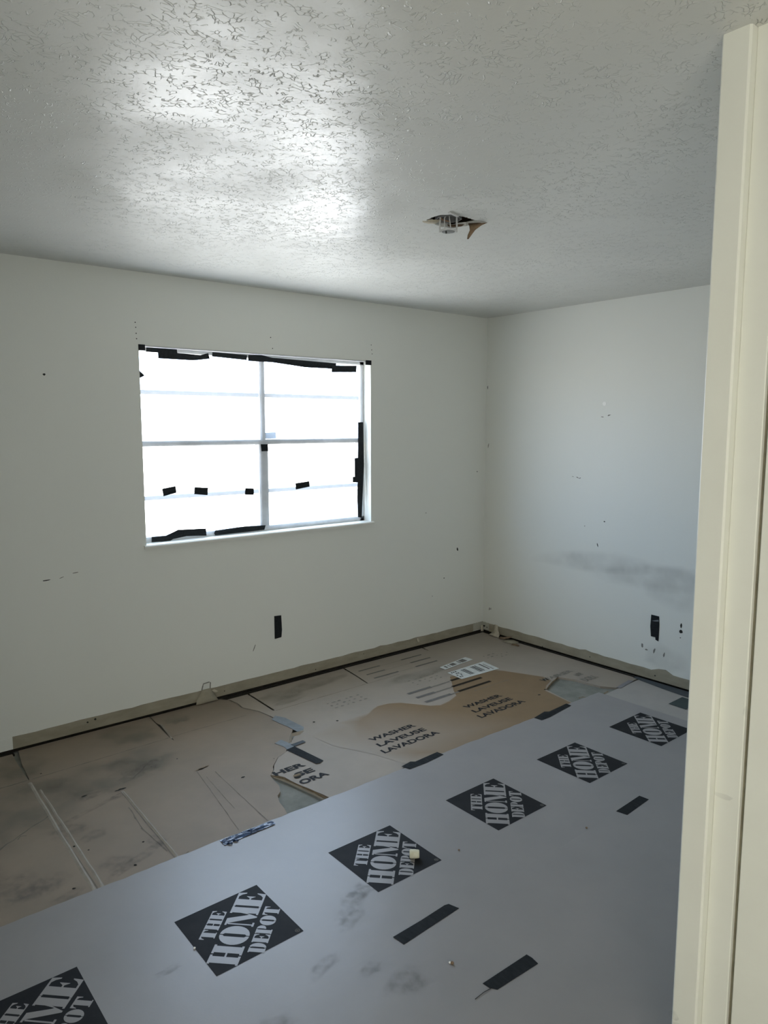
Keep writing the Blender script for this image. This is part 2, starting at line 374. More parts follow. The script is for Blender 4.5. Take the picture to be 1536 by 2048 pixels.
for (x, z, r) in ((-3.02, .070, .007), (-3.06, .062, .006), (-2.26, .045, .004), (-1.60, .035, .004), (-1.20, .060, .003)):
    MB().prism(blob(x, z, r, r*.8, 8), WA, .002, .0036).build('nail_hole', 'nick', bb)
for (y, z, r) in ((-1.50, .045, .005), (-1.01, .045, .004), (-.60, .02, .004), (-.02, .05, .01), (-.05, .045, .006)):
    MB().prism(blob(y, z, r, r*.8, 8), WB, .002, .0036).build('nail_hole', 'nick', br)

# ------------------------------------------------------------------ window
win = struct(empty('window_1', ((WX0+WX1)/2, .10, WZ0)), 'bright two-column window covered with plastic and black tape', 'window')
YF = 0.10
MB().box(WX0, WX0+.004, 0.001, .139, WZ0, WZ1).build('reveal', 'reveal', win)
MB().box(WX1-.004, WX1, 0.001, .139, WZ0, WZ1).build('reveal', 'reveal', win)
MB().box(WX0+.004, WX1-.004, 0.001, .139, WZ1-.004, WZ1).build('reveal', 'reveal', win)
sb = MB(); sb.prism([(-.018, WZ0-.004), (-.018, WZ0+.010), (-.012, WZ0+.016), (.139, WZ0+.016), (.139, WZ0), (0, WZ0), (0, WZ0-.004)], lambda p, o: (o, p[0], p[1]), WX0-.012, WX1+.012)
sb.build('sill', 'reveal', win)
MB().box(WX0+.03, WX1-.045, .003, .022, WZ1-.010, WZ1-.004).build('blind_track', 'alu', win)
fx0, fx1, fz0, fz1 = WX0+.004, WX1-.004, WZ0+.016, WZ1-.004
fr = MB().box(fx0, fx0+.03, YF-.02, YF+.035, fz0, fz1).box(fx1-.03, fx1, YF-.02, YF+.035, fz0, fz1).box(fx0, fx1, YF-.02, YF+.035, fz1-.022, fz1).box(fx0, fx1, YF-.02, YF+.035, fz0, fz0+.03)
fr.build('frame', 'alu', win)
MC = -1.911
MB().box(MC-.018, MC+.018, YF-.015, YF+.03, 1.548, fz1-.022).build('mullion', 'alu', win)
MB().box(MC-.032, MC+.032, YF-.018, YF+.03, fz0+.03, 1.518).build('mullion', 'alu', win)
MB().box(fx0+.03, fx1-.03, YF-.02, YF+.03, 1.518, 1.548).build('meeting_rail', 'alu', win)
for (xa, xb) in ((fx0+.03, MC-.018), (MC+.018, fx1-.03)):
    MB().box(xa, xb, YF, YF+.02, 1.806, 1.830).build('muntin', 'alu', win)
for (xa, xb) in ((fx0+.03, MC-.032), (MC+.032, fx1-.03)):
    MB().box(xa, xb, YF, YF+.02, 1.216, 1.240).build('muntin', 'alu', win)
for (xa, xb) in ((fx0+.03, MC-.018), (MC+.018, fx1-.03)):
    for (za, zb) in ((fz0+.03, 1.221), (1.235, 1.518), (1.548, 1.812), (1.827, fz1-.022)):
        xa2 = xa + (.0 if xa < MC else (.014 if zb < 1.53 else 0)); xb2 = xb - ((.014 if zb < 1.53 else 0) if xb < MC+.01 else 0)
        MB().box(xa2, xb2, YF+.012, YF+.015, za, zb).build('pane', 'pane', win)
# blind brackets left in the top corners
for (xa, xb, lab) in ((-2.703, -2.668, 'left'), (-1.172, -1.127, 'right')):
    mb = MB().box(xa, xb, -.004, .004, 2.034, 2.064).box(xa, xb, .004, .03, 2.055, 2.06)
    tag(mb.build('blind_bracket', 'ink'), 'small dark blind bracket in the top %s corner of the window' % lab, 'bracket', 'window blind brackets')
# hall window
hw = struct(empty('window_2', ((HX0+HX1)/2, YR-.07, HZ0)), 'large frosted hall window behind the photographer', 'window')
hm = (HX0+HX1)/2
MB().box(HX0, HX0+.05, YR-.10, YR-.05, HZ0, HZ1).box(HX1-.05, HX1, YR-.10, YR-.05, HZ0, HZ1).box(HX0+.05, HX1-.05, YR-.10, YR-.05, HZ0, HZ0+.05).box(HX0+.05, HX1-.05, YR-.10, YR-.05, HZ1-.05, HZ1).box(hm-.02, hm+.02, YR-.10, YR-.05, HZ0+.05, HZ1-.05).build('frame', 'alu', hw)
gm = bpy.data.materials.new('frosted_daylight'); gm.use_nodes = True
gb = gm.node_tree.nodes['Principled BSDF']; gb.inputs['Base Color'].default_value = (.8, .8, .8, 1)
gb.inputs['Emission Color'].default_value = (1.0, .95, .85, 1); gb.inputs['Emission Strength'].default_value = HALL_GLOW
for (a, b) in ((HX0+.05, hm-.02), (hm+.02, HX1-.05)): MB().box(a, b, YR-.078, YR-.072, HZ0+.05, HZ1-.05).build('pane', gm, hw)

# plastic film over the inside of the sashes
P = []
YS = .072
for i in range(25):
    row = []
    for j in range(41):
        x = fx0+.006+(fx1-fx0-.012)*j/40; z = fz0+.012+(fz1-fz0-.03)*i/24
        y = YS + .0015*math.sin(9*x+7*z) + .0012*math.sin(23*x-4*z)
        row.append((x, y, z))
    P.append(row)
tag(MB().grid(P).build('plastic_sheet', 'plastic', smooth=True), 'clear plastic sheet taped across the inside of the window', 'plastic sheet')
# black tape on the window
WT = lambda p, o: (p[0], YS-.004-o, p[1])
wt = [
 ([(-2.633,2.058),(-2.459,2.058),(-2.456,2.038),(-2.317,2.035),(-2.269,2.049),(-2.26,2.017),(-2.36,2.002),(-2.569,2.002),(-2.569,2.034),(-2.636,2.034)], 'ragged black tape at the top left of the window'),
 ([(-2.243,2.056),(-2.018,2.052),(-2.022,2.022),(-2.246,2.031)], 'short black tape strip at the window top, left of the mullion'),
 ([(-2.01,2.053),(-1.919,2.058),(-1.849,2.047),(-1.365,2.038),(-1.366,2.001),(-1.603,2.0),(-1.85,2.019),(-2.013,2.018)], 'long black tape strip along the top right of the window'),
 ([(-1.187,1.656),(-1.144,1.656),(-1.139,1.361),(-1.159,1.002),(-1.191,1.008),(-1.196,1.131),(-1.188,1.478)], 'long vertical black tape strip down the window right side'),
 ([(-2.574,1.281),(-2.494,1.292),(-2.489,1.253),(-2.567,1.238)], 'leftmost small black tape square on the lower left window panes'),
 ([(-2.379,1.28),(-2.294,1.271),(-2.299,1.228),(-2.382,1.239)], 'second small black tape square from the window left side'),
 ([(-2.05,1.255),(-1.992,1.251),(-1.993,1.21),(-2.054,1.216)], 'small black tape square just left of the lower mullion'),
 ([(-1.692,1.267),(-1.585,1.276),(-1.583,1.24),(-1.689,1.227)], 'small black tape piece on the lower right window panes'),
 ([(-1.938,1.52),(-1.887,1.519),(-1.886,1.477),(-1.933,1.476)], 'small dark tape square on the mullion below the meeting rail'),
 ([(-2.644,1.014),(-2.56,1.013),(-2.488,1.04),(-2.315,1.032),(-2.313,0.989),(-2.438,0.998),(-2.52,0.989),(-2.541,0.978),(-2.645,0.985)], 'wavy black tape strip at the bottom left of the window'),
 ([(-2.256,1.014),(-2.065,1.022),(-1.914,1.016),(-1.924,0.988),(-2.257,0.985),(-2.264,0.999)], 'straight black tape strip at the window bottom, left of the mullion'),
]
G = 'black tape on the window'
for pts, lab in wt: tag(MB().prism(pts, WT, 0, .001).build('tape_strip', 'tape'), lab, 'tape', G)
WT2 = lambda p, o: (p[0], YS-.0055-o, p[1])
tag(MB().prism([(-1.399,2.023),(-1.199,2.031),(-1.202,1.988),(-1.404,1.979)], WT2, 0, .001).build('tape_strip', 'tape'), 'short black tape overlapping the right end of the long top strip', 'tape', G)
tag(MB().prism([(-1.22,1.414),(-1.186,1.415),(-1.187,1.247),(-1.236,1.25),(-1.235,1.287),(-1.218,1.289)], WT2, 0, .001).build('tape_strip', 'tape'), 'short black tape overlapping the vertical strip at window right', 'tape', G)
tag(MB().prism([(-2.700,1.927),(-2.672,1.901),(-2.700,1.887)], lambda p, o: (p[0], .006-o, p[1]), 0, .001).build('tape_strip', 'tape'), 'tiny black tape triangle on the window left reveal', 'tape', G)
tag(MB().prism([(-1.899,1.589),(-1.804,1.593),(-1.802,1.552),(-1.899,1.551)], lambda p, o: (p[0], YF+.010-o, p[1]), 0, .001).build('glass_sticker', mat('sticker', (.55,.62,.72), None, 5, .5)), 'pale blue sticker on the glass right of the mullion', 'sticker')

# ------------------------------------------------------------------ wall marks (parts of the walls)
for (x, z) in ((-2.715,2.177),(-2.713,2.151),(-2.712,2.12),(-2.711,2.092),(-1.894,2.159),(-1.882,2.095),(-1.126,2.166),(-1.122,2.134),(-1.118,2.108)):
    MB().prism(blob(x, z, .0032, .0032, 8, 0, .1), WA, -.002, .0006).build('screw_hole', 'nick', wall_back)
for (x, z, a, b, ang) in ((-3.181,1.886,.007,.006,0),(-.293,.698,.007,.014,.3),(-.432,.491,.005,.004,0),(-3.224,.856,.02,.003,.05),(-.09,1.28,.005,.004,0),(-.55,.37,.003,.003,0)):
    MB().prism(blob(x, z, a, b, 8, ang, .2), WA, -.001, .0006).build('nick', 'nick', wall_back)
for (x, z, a, b, ang) in ((-3.082,.877,.018,.0025,.1),(-3.151,.86,.012,.002,.3),(-2.05,.27,.003,.025,-.4),(-.62,1.0,.004,.004,0)):
    MB().prism(blob(x, z, a, b, 8, ang, .2), WA, -.001, .0006).build('scratch', 'scratch', wall_back)
MB().prism(blob(-1.053, 1.776, .014, .013, 9, 0, .12), WB, -.001, .0015).build('paint_chip', 'white', wall_right)
for (y, z, a, b, ang) in ((-1.037,.834,.003,.014,-.3),(-1.085,.996,.006,.004,0),(-.012,1.922,.003,.016,0),(-1.657,.369,.012,.013,.4),(-1.657,.407,.006,.014,0),(-1.655,.33,.004,.003,0),(-.93,.95,.003,.003,0)):
    MB().prism(blob(y, z, a, b, 8, ang, .25), WB, -.001, .0006).build('nick', 'nick', wall_right)
for (y, z, a, b, ang) in ((-.859,1.278,.012,.003,.4),(-.88,1.276,.008,.003,-.4),(-.82,1.283,.010,.002,.2),(-.07,.196,.004,.012,.1),(-.085,.20,.004,.010,.1),(-1.09,1.70,.012,.004,-.3),(-1.04,1.69,.01,.003,.1),(-1.552,.193,.005,.02,.1),(-1.485,.205,.006,.016,.2),(-1.40,.222,.008,.013,0),(-.03,1.48,.003,.02,.2),(-1.43,.20,.01,.004,0)):
    MB().prism(blob(y, z, a, b, 8, ang, .3), WB, -.001, .0006).build('scratch', 'scratch', wall_right)
for (y, z, a, b) in ((-1.05,.715,.34,.05),(-1.45,.68,.30,.055),(-1.60,.63,.12,.09),(-1.56,.17,.09,.06)):
    soft('scuff', blob(y, z, a, b, 14, -.06 if a > .2 else 0, .15), WB, .0009+random.uniform(0, .0004), 'wallscuff', wall_right, 1.7)

# black tape over the sockets
tag(MB().prism([(-1.905,.447),(-1.856,.444),(-1.852,.35),(-1.857,.303),(-1.904,.300)], WA, 0, .004).build('tape_strip', 'tape'), 'upright black tape over the socket below the window', 'tape', 'taped sockets')
so = tag(MB().prism([(-1.455,.436),(-1.507,.435),(-1.512,.383),(-1.511,.274),(-1.492,.280),(-1.490,.296),(-1.459,.296),(-1.452,.361)], WB, 0, .004).build('tape_strip', 'tape'), 'torn black tape over the socket on the right wall', 'tape', 'taped sockets')
MB().prism([(-1.462,.398),(-1.507,.413),(-1.509,.402),(-1.480,.398)], WB, .0035, .0048).build('silver_fold', 'tape_grey', so)

# ------------------------------------------------------------------ ceiling light box
jb = tag(empty('junction_box', (-2.095, -1.725, H-.045)), 'open light box hanging in the torn ceiling hole', 'junction box')
bx, by = -2.095, -1.725
def ring(r0, r1, z0, z1, n=20, cx=bx, cy=by):
    vs = []; fs = []
    for k in range(n):
        c_, s_ = math.cos(2*PI*k/n), math.sin(2*PI*k/n)
        vs += [(cx+r0*c_, cy+r0*s_, z0), (cx+r1*c_, cy+r1*s_, z0), (cx+r1*c_, cy+r1*s_, z1), (cx+r0*c_, cy+r0*s_, z1)]
    for k in range(n):
        a, b = 4*k, 4*((k+1) % n)
        fs += [(a, a+1, b+1, b), (a+1, a+2, b+2, b+1), (a+2, a+3, b+3, b+2), (a+3, a, b, b+3)]
    return MB().add(vs, fs)
bd = ring(.050, .053, H+.005, H+.075, 8); bd.add([(bx+.053*math.cos(2*PI*k/8), by+.053*math.sin(2*PI*k/8), H+.075) for k in range(8)], [tuple(range(8))])
bd.build('box_body', 'metal', jb)
vx, vy = math.cos(math.radians(-39)), math.sin(math.radians(-39))     # strap direction across the box
for s_ in (-1, 1):
    cx, cy = bx+.033*s_*vx, by+.033*s_*vy
    MB().tube([(cx, cy, H+.03), (cx, cy, H), (cx+.001*s_, cy, H-.02), (cx, cy, H-.044)], .0035).build('strap', 'whitepl', jb)
ring(.0005, .026, H-.042, H-.038, 20).build('mounting_ring', 'metal', jb)
ring(.026, .033, H-.041, H-.036, 20).build('collar', 'whitepl', jb)
MB().tube([(bx-.005, by-.012, H+.05), (bx-.012, by+.01, H+.01), (bx-.016, by+.004, H-.037)], .0022).build('wire', 'whitepl', jb)
MB().tube([(bx+.012, by+.012, H+.05), (bx+.006, by, H+.01), (bx+.010, by-.006, H-.04)], .0022).build('wire', 'whitepl', jb)
MB().tube([(bx, by-.02, H+.05), (bx-.02, by-.02, H+.02), (bx-.035, by-.015, H+.012)], .0025).build('wire', 'ink', jb)
MB().tube([(bx-.03, by+.03, H+.04), (bx+.0, by+.035, H+.012), (bx+.03, by+.02, H+.006)], .002).build('wire', 'copper', jb)
MB().tube([(bx-.018, by-.006, H-.043), (bx-.019, by-.008, H-.052)], .003).build('screw', 'nick', jb)
MB().prism([(-2.183,-1.815),(-2.178,-1.822),(-2.120,-1.808),(-2.124,-1.800)], CEIL, .001, .006).build('bar_hanger', 'whitepl', jb)
# hanging paper flap, right of the box
def ribbon(path, widths, wdir):
    P = []
    for p, wd in zip(path, widths):
        p = Vector(p); d = Vector(wdir).normalized()*wd/2
        P.append([tuple(p-d), tuple(p), tuple(p+d)])
    return MB().grid(P)
def solid(o, t=.001):
    m_ = o.modifiers.new('thickness', 'SOLIDIFY'); m_.thickness = t; return o
fl_ = tag(solid(ribbon([(-1.975,-1.775,H+.003),(-1.988,-1.770,H-.010),(-2.000,-1.766,H-.028),(-2.006,-1.756,H-.046),(-2.012,-1.752,H-.062)], (.085,.05,.022,.016,.006), (.55,-.83,0)).build('torn_flap', 'torn_brown', smooth=True)), 'brown drywall paper flap hanging from the ceiling hole', 'torn paper')
tag(solid(ribbon([(-2.03,-1.700,H+.002),(-2.035,-1.703,H-.007),(-2.045,-1.708,H-.012)], (.07,.05,.012), (.6,-.6,0)).build('torn_flap', 'torn_brown', smooth=True)), 'short ragged brown paper edge beside the ceiling light box', 'torn paper')
tag(solid(ribbon([(-2.150,-1.685,H+.004),(-2.145,-1.676,H-.003),(-2.135,-1.672,H-.006)], (.08,.06,.03), (.6,-.5,0)).build('torn_flap', 'torn', smooth=True)), 'pale torn drywall edge at the left of the ceiling hole', 'torn paper')

# ------------------------------------------------------------------ cardboard on the floor
ZC = .006

A_out = [(-4.55,-.030),(-3.436,-.030),(-3.441,-.18),(-3.4415,-.368),(-3.437,-.368),(-3.426,-.18),(-3.402,-.006),
         (-2.728,-.004),(-2.734,-.12),(-2.737,-.17),(-2.749,-.35),(-2.745,-.39),(-2.739,-.35),(-2.718,-.215),(-2.716,-.17),(-2.729,-.12),(-2.722,-.012),
         (-2.450,-.006),(-2.306,-.010),(-2.262,-.07),(-2.252,-.143),(-2.263,-.217),(-2.215,-.326),(-2.200,-.422),(-2.185,-.56),(-2.190,-.66),
         (-2.246,-.728),(-2.301,-.802),(-2.366,-.874),(-2.430,-.902),(-2.494,-.965),(-2.515,-1.003),(-2.552,-1.040),
         (-2.562,-1.084),(-2.570,-1.148),(-2.594,-1.198),(-2.622,-1.221),(-2.645,-1.275),(-2.656,-1.335),(-2.674,-1.393),(-2.70,-3.05),(-4.55,-3.05)]
A_body = [(-4.55,-.42)] + [p for p in A_out if p[1] < -.42 and p[0] > -3.0] + [(-4.55,-3.05)]
ca = tag(MB().prism(A_out, FLOOR, .0044, ZC).prism(A_body, FLOOR, ZF, .0044).build('cardboard_sheet', 'card'), 'dusty stained flattened carton on the floor at the left wall side', 'cardboard', 'flattened cartons on the floor')
B_out = [(-2.292,-.050),(-2.130,-.048),(-2.131,-.06),(-2.140,-.366),(-2.128,-.366),(-2.118,-.06),(-2.117,-.046),(-1.400,-.036),(-1.422,-.20),(-1.449,-.36),(-1.442,-.36),(-1.411,-.20),(-1.388,-.034),
         (-.682,-.034),(-.690,-.106),(-.683,-.106),(-.670,-.034),(-.034,-.034),(-.034,-1.400),(-.286,-1.407),(-.344,-1.327),(-.358,-1.238),(-.367,-1.152),(-.411,-1.049),(-.440,-1.062),(-.524,-1.089),(-.560,-1.105),(-.654,-1.147),(-.709,-1.394),(-.73,-3.05),
         (-2.43,-3.05),(-2.450,-1.398),(-2.460,-1.34),(-2.472,-1.293),(-2.478,-1.26),(-2.488,-1.225),(-2.498,-1.18),(-2.504,-1.141),(-2.508,-1.095),(-2.528,-1.056),(-2.546,-1.036),
         (-2.508,-1.000),(-2.486,-.962),(-2.422,-.896),(-2.356,-.868),(-2.294,-.798),(-2.222,-.735),(-2.158,-.715),(-2.163,-.69),(-2.178,-.56),(-2.192,-.422),(-2.206,-.326),(-2.253,-.217),(-2.243,-.143),(-2.252,-.07)]
B_body = [p for p in B_out[B_out.index((-.034,-1.400)):] if p[1] < -.42] + [(-.034,-.43)]
cb = tag(MB().prism(B_out, FLOOR, .0044, ZC).prism(B_body, FLOOR, ZF, .0044).build('cardboard_sheet', 'card_b'), 'flattened washer carton with printed lettering below the window', 'cardboard', 'flattened cartons on the floor')
C_out = [(-.042,-1.412),(-.30,-1.418),(-.437,-1.428),(-.546,-1.409),(-.608,-1.381),(-.69,-1.42),(-.715,-3.05),(-.042,-3.05)]
cc = tag(MB().prism(C_out, FLOOR, ZF, ZC-.001).build('cardboard_sheet', 'card_c'), 'plain grey flattened carton along the right wall', 'cardboard', 'flattened cartons on the floor')

def wobble(a, b, k=14, j=.002):
    out = []
    for i in range(k+1):
        t = i/k; out.append((a[0]+(b[0]-a[0])*t+random.uniform(-j, j), a[1]+(b[1]-a[1])*t+random.uniform(-j, j)))
    return out
def ridge(path, wd, hgt, base, m, parent, name='crease'):
    """raised fold: a low triangular rib along a path on the floor"""
    mb = MB(); vs = []; fs = []
    for i, p in enumerate(path):
        q0 = path[max(i-1, 0)]; q1 = path[min(i+1, len(path)-1)]
        dx, dy = q1[0]-q0[0], q1[1]-q0[1]; l = math.hypot(dx, dy) or 1; nx, ny = -dy/l*wd/2, dx/l*wd/2
        e = 0.3 if i in (0, len(path)-1) else 1
        vs += [(p[0]+nx, p[1]+ny, base), (p[0], p[1], base+hgt*e), (p[0]-nx, p[1]-ny, base)]
    for i in range(len(path)-1):
        a = 3*i; fs += [(a, a+1, a+4, a+3), (a+1, a+2, a+5, a+4)]
    return mb.add(vs, fs).build(name, m, parent)
def line(path, wd, base, m, parent, name='crease'):
    mb = MB(); vs = []; fs = []
    for i, p in enumerate(path):
        q0 = path[max(i-1, 0)]; q1 = path[min(i+1, len(path)-1)]
        dx, dy = q1[0]-q0[0], q1[1]-q0[1]; l = math.hypot(dx, dy) or 1
        ww = wd*random.uniform(.5, 1.3)/2; nx, ny = -dy/l*ww, dx/l*ww
        vs += [(p[0]+nx, p[1]+ny, base), (p[0]-nx, p[1]-ny, base)]
    for i in range(len(path)-1): fs.append((2*i, 2*i+1, 2*i+3, 2*i+2))
    return mb.add(vs, fs).build(name, m, parent)
zc = ZC + .0006
# carton A: flap folds, double score, seams
line(wobble((-3.430,-.372),(-2.752,-.343), 24, .0015), .005, zc, 'creased', ca)
line(wobble((-4.2,-.372),(-3.445,-.372), 10, .004), .008, zc, 'creased', ca)
ridge(wobble((-3.443,-.40),(-3.468,-1.395), 16, .0015), .016, .004, ZC, 'crease', ca)
ridge(wobble((-3.424,-.50),(-3.436,-1.388), 16, .0015), .012, .003, ZC, 'crease', ca)
line(wobble((-3.452,-.70),(-3.455,-1.39), 14, .001), .006, zc, 'creased', ca)
ridge(wobble((-3.140,-.745),(-3.158,-1.395), 12, .001), .012, .004, ZC, 'crease', ca)
line(wobble((-3.149,-.75),(-3.168,-1.39), 12, .001), .004, zc, 'creased', ca)
line(wobble((-3.170,-.905),(-3.188,-1.10), 6, .002)+wobble((-3.188,-1.10),(-3.172,-1.32), 6, .002), .006, zc, 'creased', ca)
line(wobble((-2.735,-.340),(-2.29,-.330), 14, .002), .004, zc, 'creased', ca)
line(wobble((-2.800,-.78),(-2.888,-1.36), 12, .001), .0035, zc, 'creased', ca)
line(wobble((-2.735,-.84),(-2.762,-1.385), 12, .001), .004, zc, 'creased', ca)
line(wobble((-2.790,-.86),(-2.822,-1.20), 8, .001), .0028, zc, 'creased', ca)
line(wobble((-3.06,-.66),(-2.92,-.53), 8, .006), .006, zc, 'creased', ca)
line(wobble((-3.72,-.93),(-3.46,-.76), 10, .006), .007, zc, 'creased', ca)
line([(-3.60,-.87),(-3.585,-.85),(-3.565,-.862)], .006, zc, 'creased', ca)
line(wobble((-3.15,-1.39),(-3.11,-1.375), 4, .001), .004, zc, 'creased', ca)
# the curled edge of the slit flap
ridge(wobble((-2.716,-.15),(-2.744,-.36), 8, .001), .010, .007, ZC, 'crease', ca, 'curled_edge')
# dark tears in carton A
def tear(cx, cy, l, ang, m='nick', parent=None):
    pts = []
    for k in range(7):
        t = k/6-.5; wv = .010*(1-abs(2*t))**.6+.001; pts.append((t*l, wv*random.uniform(.4, 1)))
    for k in range(7):
        t = .5-k/6; wv = .008*(1-abs(2*t))**.6+.001; pts.append((t*l, -wv*random.uniform(.3, 1)))
    c_, s_ = math.cos(ang), math.sin(ang)
    return MB().flat([(cx+x*c_-y*s_, cy+x*s_+y*c_) for x, y in pts], FLOOR, zc+.0004).build('tear', m, parent)
tear(-2.768, -.768, .085, .15, 'cardedge', ca); tear(-2.765, -.774, .06, .15, 'nick', ca)
tear(-3.143, -.728, .055, .05, 'nick', ca)
tear(-3.287, -.685, .028, .2, 'nick', ca); tear(-2.660, -.975, .022, .1, 'nick', ca)
for (x, y, r) in ((-3.38,-.34,.004),(-3.44,-1.06,.006),(-3.405,-1.12,.004),(-2.95,-.60,.003),(-2.82,-.60,.004),(-3.52,-1.33,.006),(-3.30,-1.33,.006),(-3.22,-1.20,.005),(-2.45,-.90,.003)):
    MB().flat(blob(x, y, r, r, 7), FLOOR, zc+.0003).build('speck', 'nick', ca)
for (x, y, a, b, g) in ((-3.275,-.705,.035,.020,.3),(-3.175,-.78,.03,.014,.3),(-3.42,-.93,.06,.05,0),(-3.36,-1.03,.05,.025,.2),(-3.35,-1.28,.05,.05,0),(-3.28,-1.30,.12,.018,.45),(-3.175,-1.23,.025,.045,.1),(-3.60,-1.25,.07,.04,.3),(-3.72,-1.20,.10,.08,0),(-3.30,-.82,.12,.012,.35),(-3.55,-1.36,.05,.02,.3),(-2.98,-.60,.10,.03,.4),(-3.75,-1.05,.06,.06,0)):
    soft('stain', blob(x, y, a, b, 14, g, .2), FLOOR, zc+.0002+random.uniform(0, .0003), 'stain', ca, 1.5)
for (x, y, a, b, g) in ((-3.20,-.55,.20,.12,0),(-3.55,-.65,.20,.22,0),(-3.45,-.20,.10,.10,0),(-2.97,-.52,.12,.11,.3),(-2.62,-.13,.06,.05,0),(-2.9,-.17,.10,.10,0)):
    soft('stain', blob(x, y, a, b, 16, g, .2), FLOOR, zc+.0001, 'damp', ca, 1.5)

# carton B: print, folds, clean patch
line(wobble((-2.130,-.378),(-1.452,-.364), 24, .002), .004, zc, 'creased', cb)
line(wobble((-1.440,-.365),(-1.18,-.362), 10, .002), .003, zc, 'creased', cb)
clean_out = [(-2.16,-.80),(-2.06,-.765),(-1.968,-.742),(-1.85,-.742),(-1.735,-.742),(-1.68,-.715),(-1.634,-.697),(-1.56,-.706),(-1.498,-.741),(-1.45,-.805),(-1.393,-.885),(-1.340,-.918),(-1.256,-.905),(-1.158,-.868),(-1.110,-.795),(-1.03,-.70),(-.955,-.605),(-.86,-.608),(-.646,-.68),(-.598,-.745),(-.54,-.87),(-.484,-.991),(-.50,-1.07),(-.60,-1.11),(-.672,-1.16),(-.715,-1.392),(-1.06,-1.405),(-1.72,-1.40),(-1.98,-1.36),(-2.05,-1.15),(-2.14,-.97)]
mb = MB(); k = len(clean_out); cxm, cym = -1.3, -1.08
fade = lambda p: .14 if p[0] < -1.95 else (.07 if p[0] < -1.75 else .012)
inn = []
for p in clean_out:
    d = math.hypot(cxm-p[0], cym-p[1]); f = fade(p); inn.append((p[0]+(cxm-p[0])/d*f, p[1]+(cym-p[1])/d*f))
mb.add([(*p, zc+.0004) for p in inn]+[(*p, zc+.0004) for p in clean_out], [tuple(range(k))]+[(i, k+i, k+(i+1) % k, (i+1) % k) for i in range(k)])
mb.a = [(.25 if p[0] < -1.9 else (.75 if p[0] < -1.7 else 1.0)) for p in inn] + [(0.0 if p[0] < -1.7 else .55) for p in clean_out]
mb.build('clean_patch', 'clean', cb)
zi = zc + .0009
def text(body, x0, x1, y0, y1, z, m, parent, bold=.036, name='lettering'):
    cu = bpy.data.curves.new('t', 'FONT'); cu.body = body; cu.size = 1; cu.offset = bold; cu.resolution_u = 4
    o = bpy.data.objects.new('t', cu); COL.objects.link(o); bpy.context.view_layer.update()
    dg = bpy.context.evaluated_depsgraph_get(); me = o.evaluated_get(dg).to_mesh()
    vs = [tuple(v.co) for v in me.vertices]; fs = [tuple(p.vertices) for p in me.polygons]
    o.evaluated_get(dg).to_mesh_clear(); bpy.data.objects.remove(o); bpy.data.curves.remove(cu)
    ax, bx_ = min(v[0] for v in vs), max(v[0] for v in vs); ay, by_ = min(v[1] for v in vs), max(v[1] for v in vs)
    mp = lambda v: (x0+(v[0]-ax)/(bx_-ax)*(x1-x0), y0+(v[1]-ay)/(by_-ay)*(y1-y0), z)
    return MB().add([mp(v) for v in vs], fs).build(name, m, parent)
for cx in (-1.800, -1.100):
    text('WASHER', cx-.155, cx+.155, -1.054, -1.014, zi, 'ink', cb)
    text('LAVEUSE', cx-.162, cx+.163, -1.129, -1.088, zi, 'ink', cb)
    text('LAVADORA', cx-.191, cx+.191, -1.204, -1.160, zi, 'ink', cb)
text('HER', -2.535, -2.366, -1.062, -1.020, zi, 'ink', cb)
text('SE', -2.462, -2.362, -1.136, -1.094, zi, 'ink', cb)
text('ORA', -2.484, -2.331, -1.210, -1.166, zi, 'ink', cb)
text('WASHER', -.555, -.245, -1.054, -1.014, zi, 'faint', cb)
text('W', -.556, -.488, -1.058, -1.014, zi+.0002, 'ink_brown', cb)
text('USE', -.30, -.237, -1.130, -1.088, zi, 'faint', cb); text('DORA', -.34, -.209, -1.228, -1.170, zi, 'faint', cb)
MB().prism(blob(-2.462, -1.133, .016, .014, 14, 0, .06), FLOOR, zi, zi+.0004).build('hand_hole', 'nick', cb)
MB().prism(blob(-2.455, -1.117, .020, .011, 14, 0, .06), FLOOR, zi+.0003, zi+.0006).build('hand_hole_flap', 'cardedge', cb)
def bar(xa, xb, y, hh, m): MB().flat(rect(xa, xb, y-hh/2, y+hh/2), FLOOR, zi).build('print_bar', m, cb)
for (segs, y) in ((((-1.356,-1.174),(-.983,-.794)), -.148), (((-1.356,-1.20),(-.973,-.787)), -.236), (((-1.359,-1.152),(-.997,-.798)), -.318)):
    for s_ in segs: bar(*s_, y, .016, 'faded')
    bar(segs[0][1], segs[1][0], y-.004, .003, 'faint')
for (xa, xb, y, m) in ((-1.371,-1.177,-.664,'faded'),(-1.372,-1.222,-.746,'faded'),(-1.377,-1.165,-.830,'faded'),(-1.005,-.80,-.664,'ink_brown'),(-1.073,-.808,-.748,'ink_brown'),(-1.102,-.812,-.830,'ink_brown')): bar(xa, xb, y, .024, m)
for (xa, xb, y) in ((-1.177,-1.02,-.668),(-1.222,-1.075,-.750),(-1.165,-1.10,-.834)): bar(xa, xb, y, .012, 'faint')
bar(-1.02, -.70, -.885, .004, 'creased'); bar(-1.06, -.99, -.762, .016, 'cardedge')
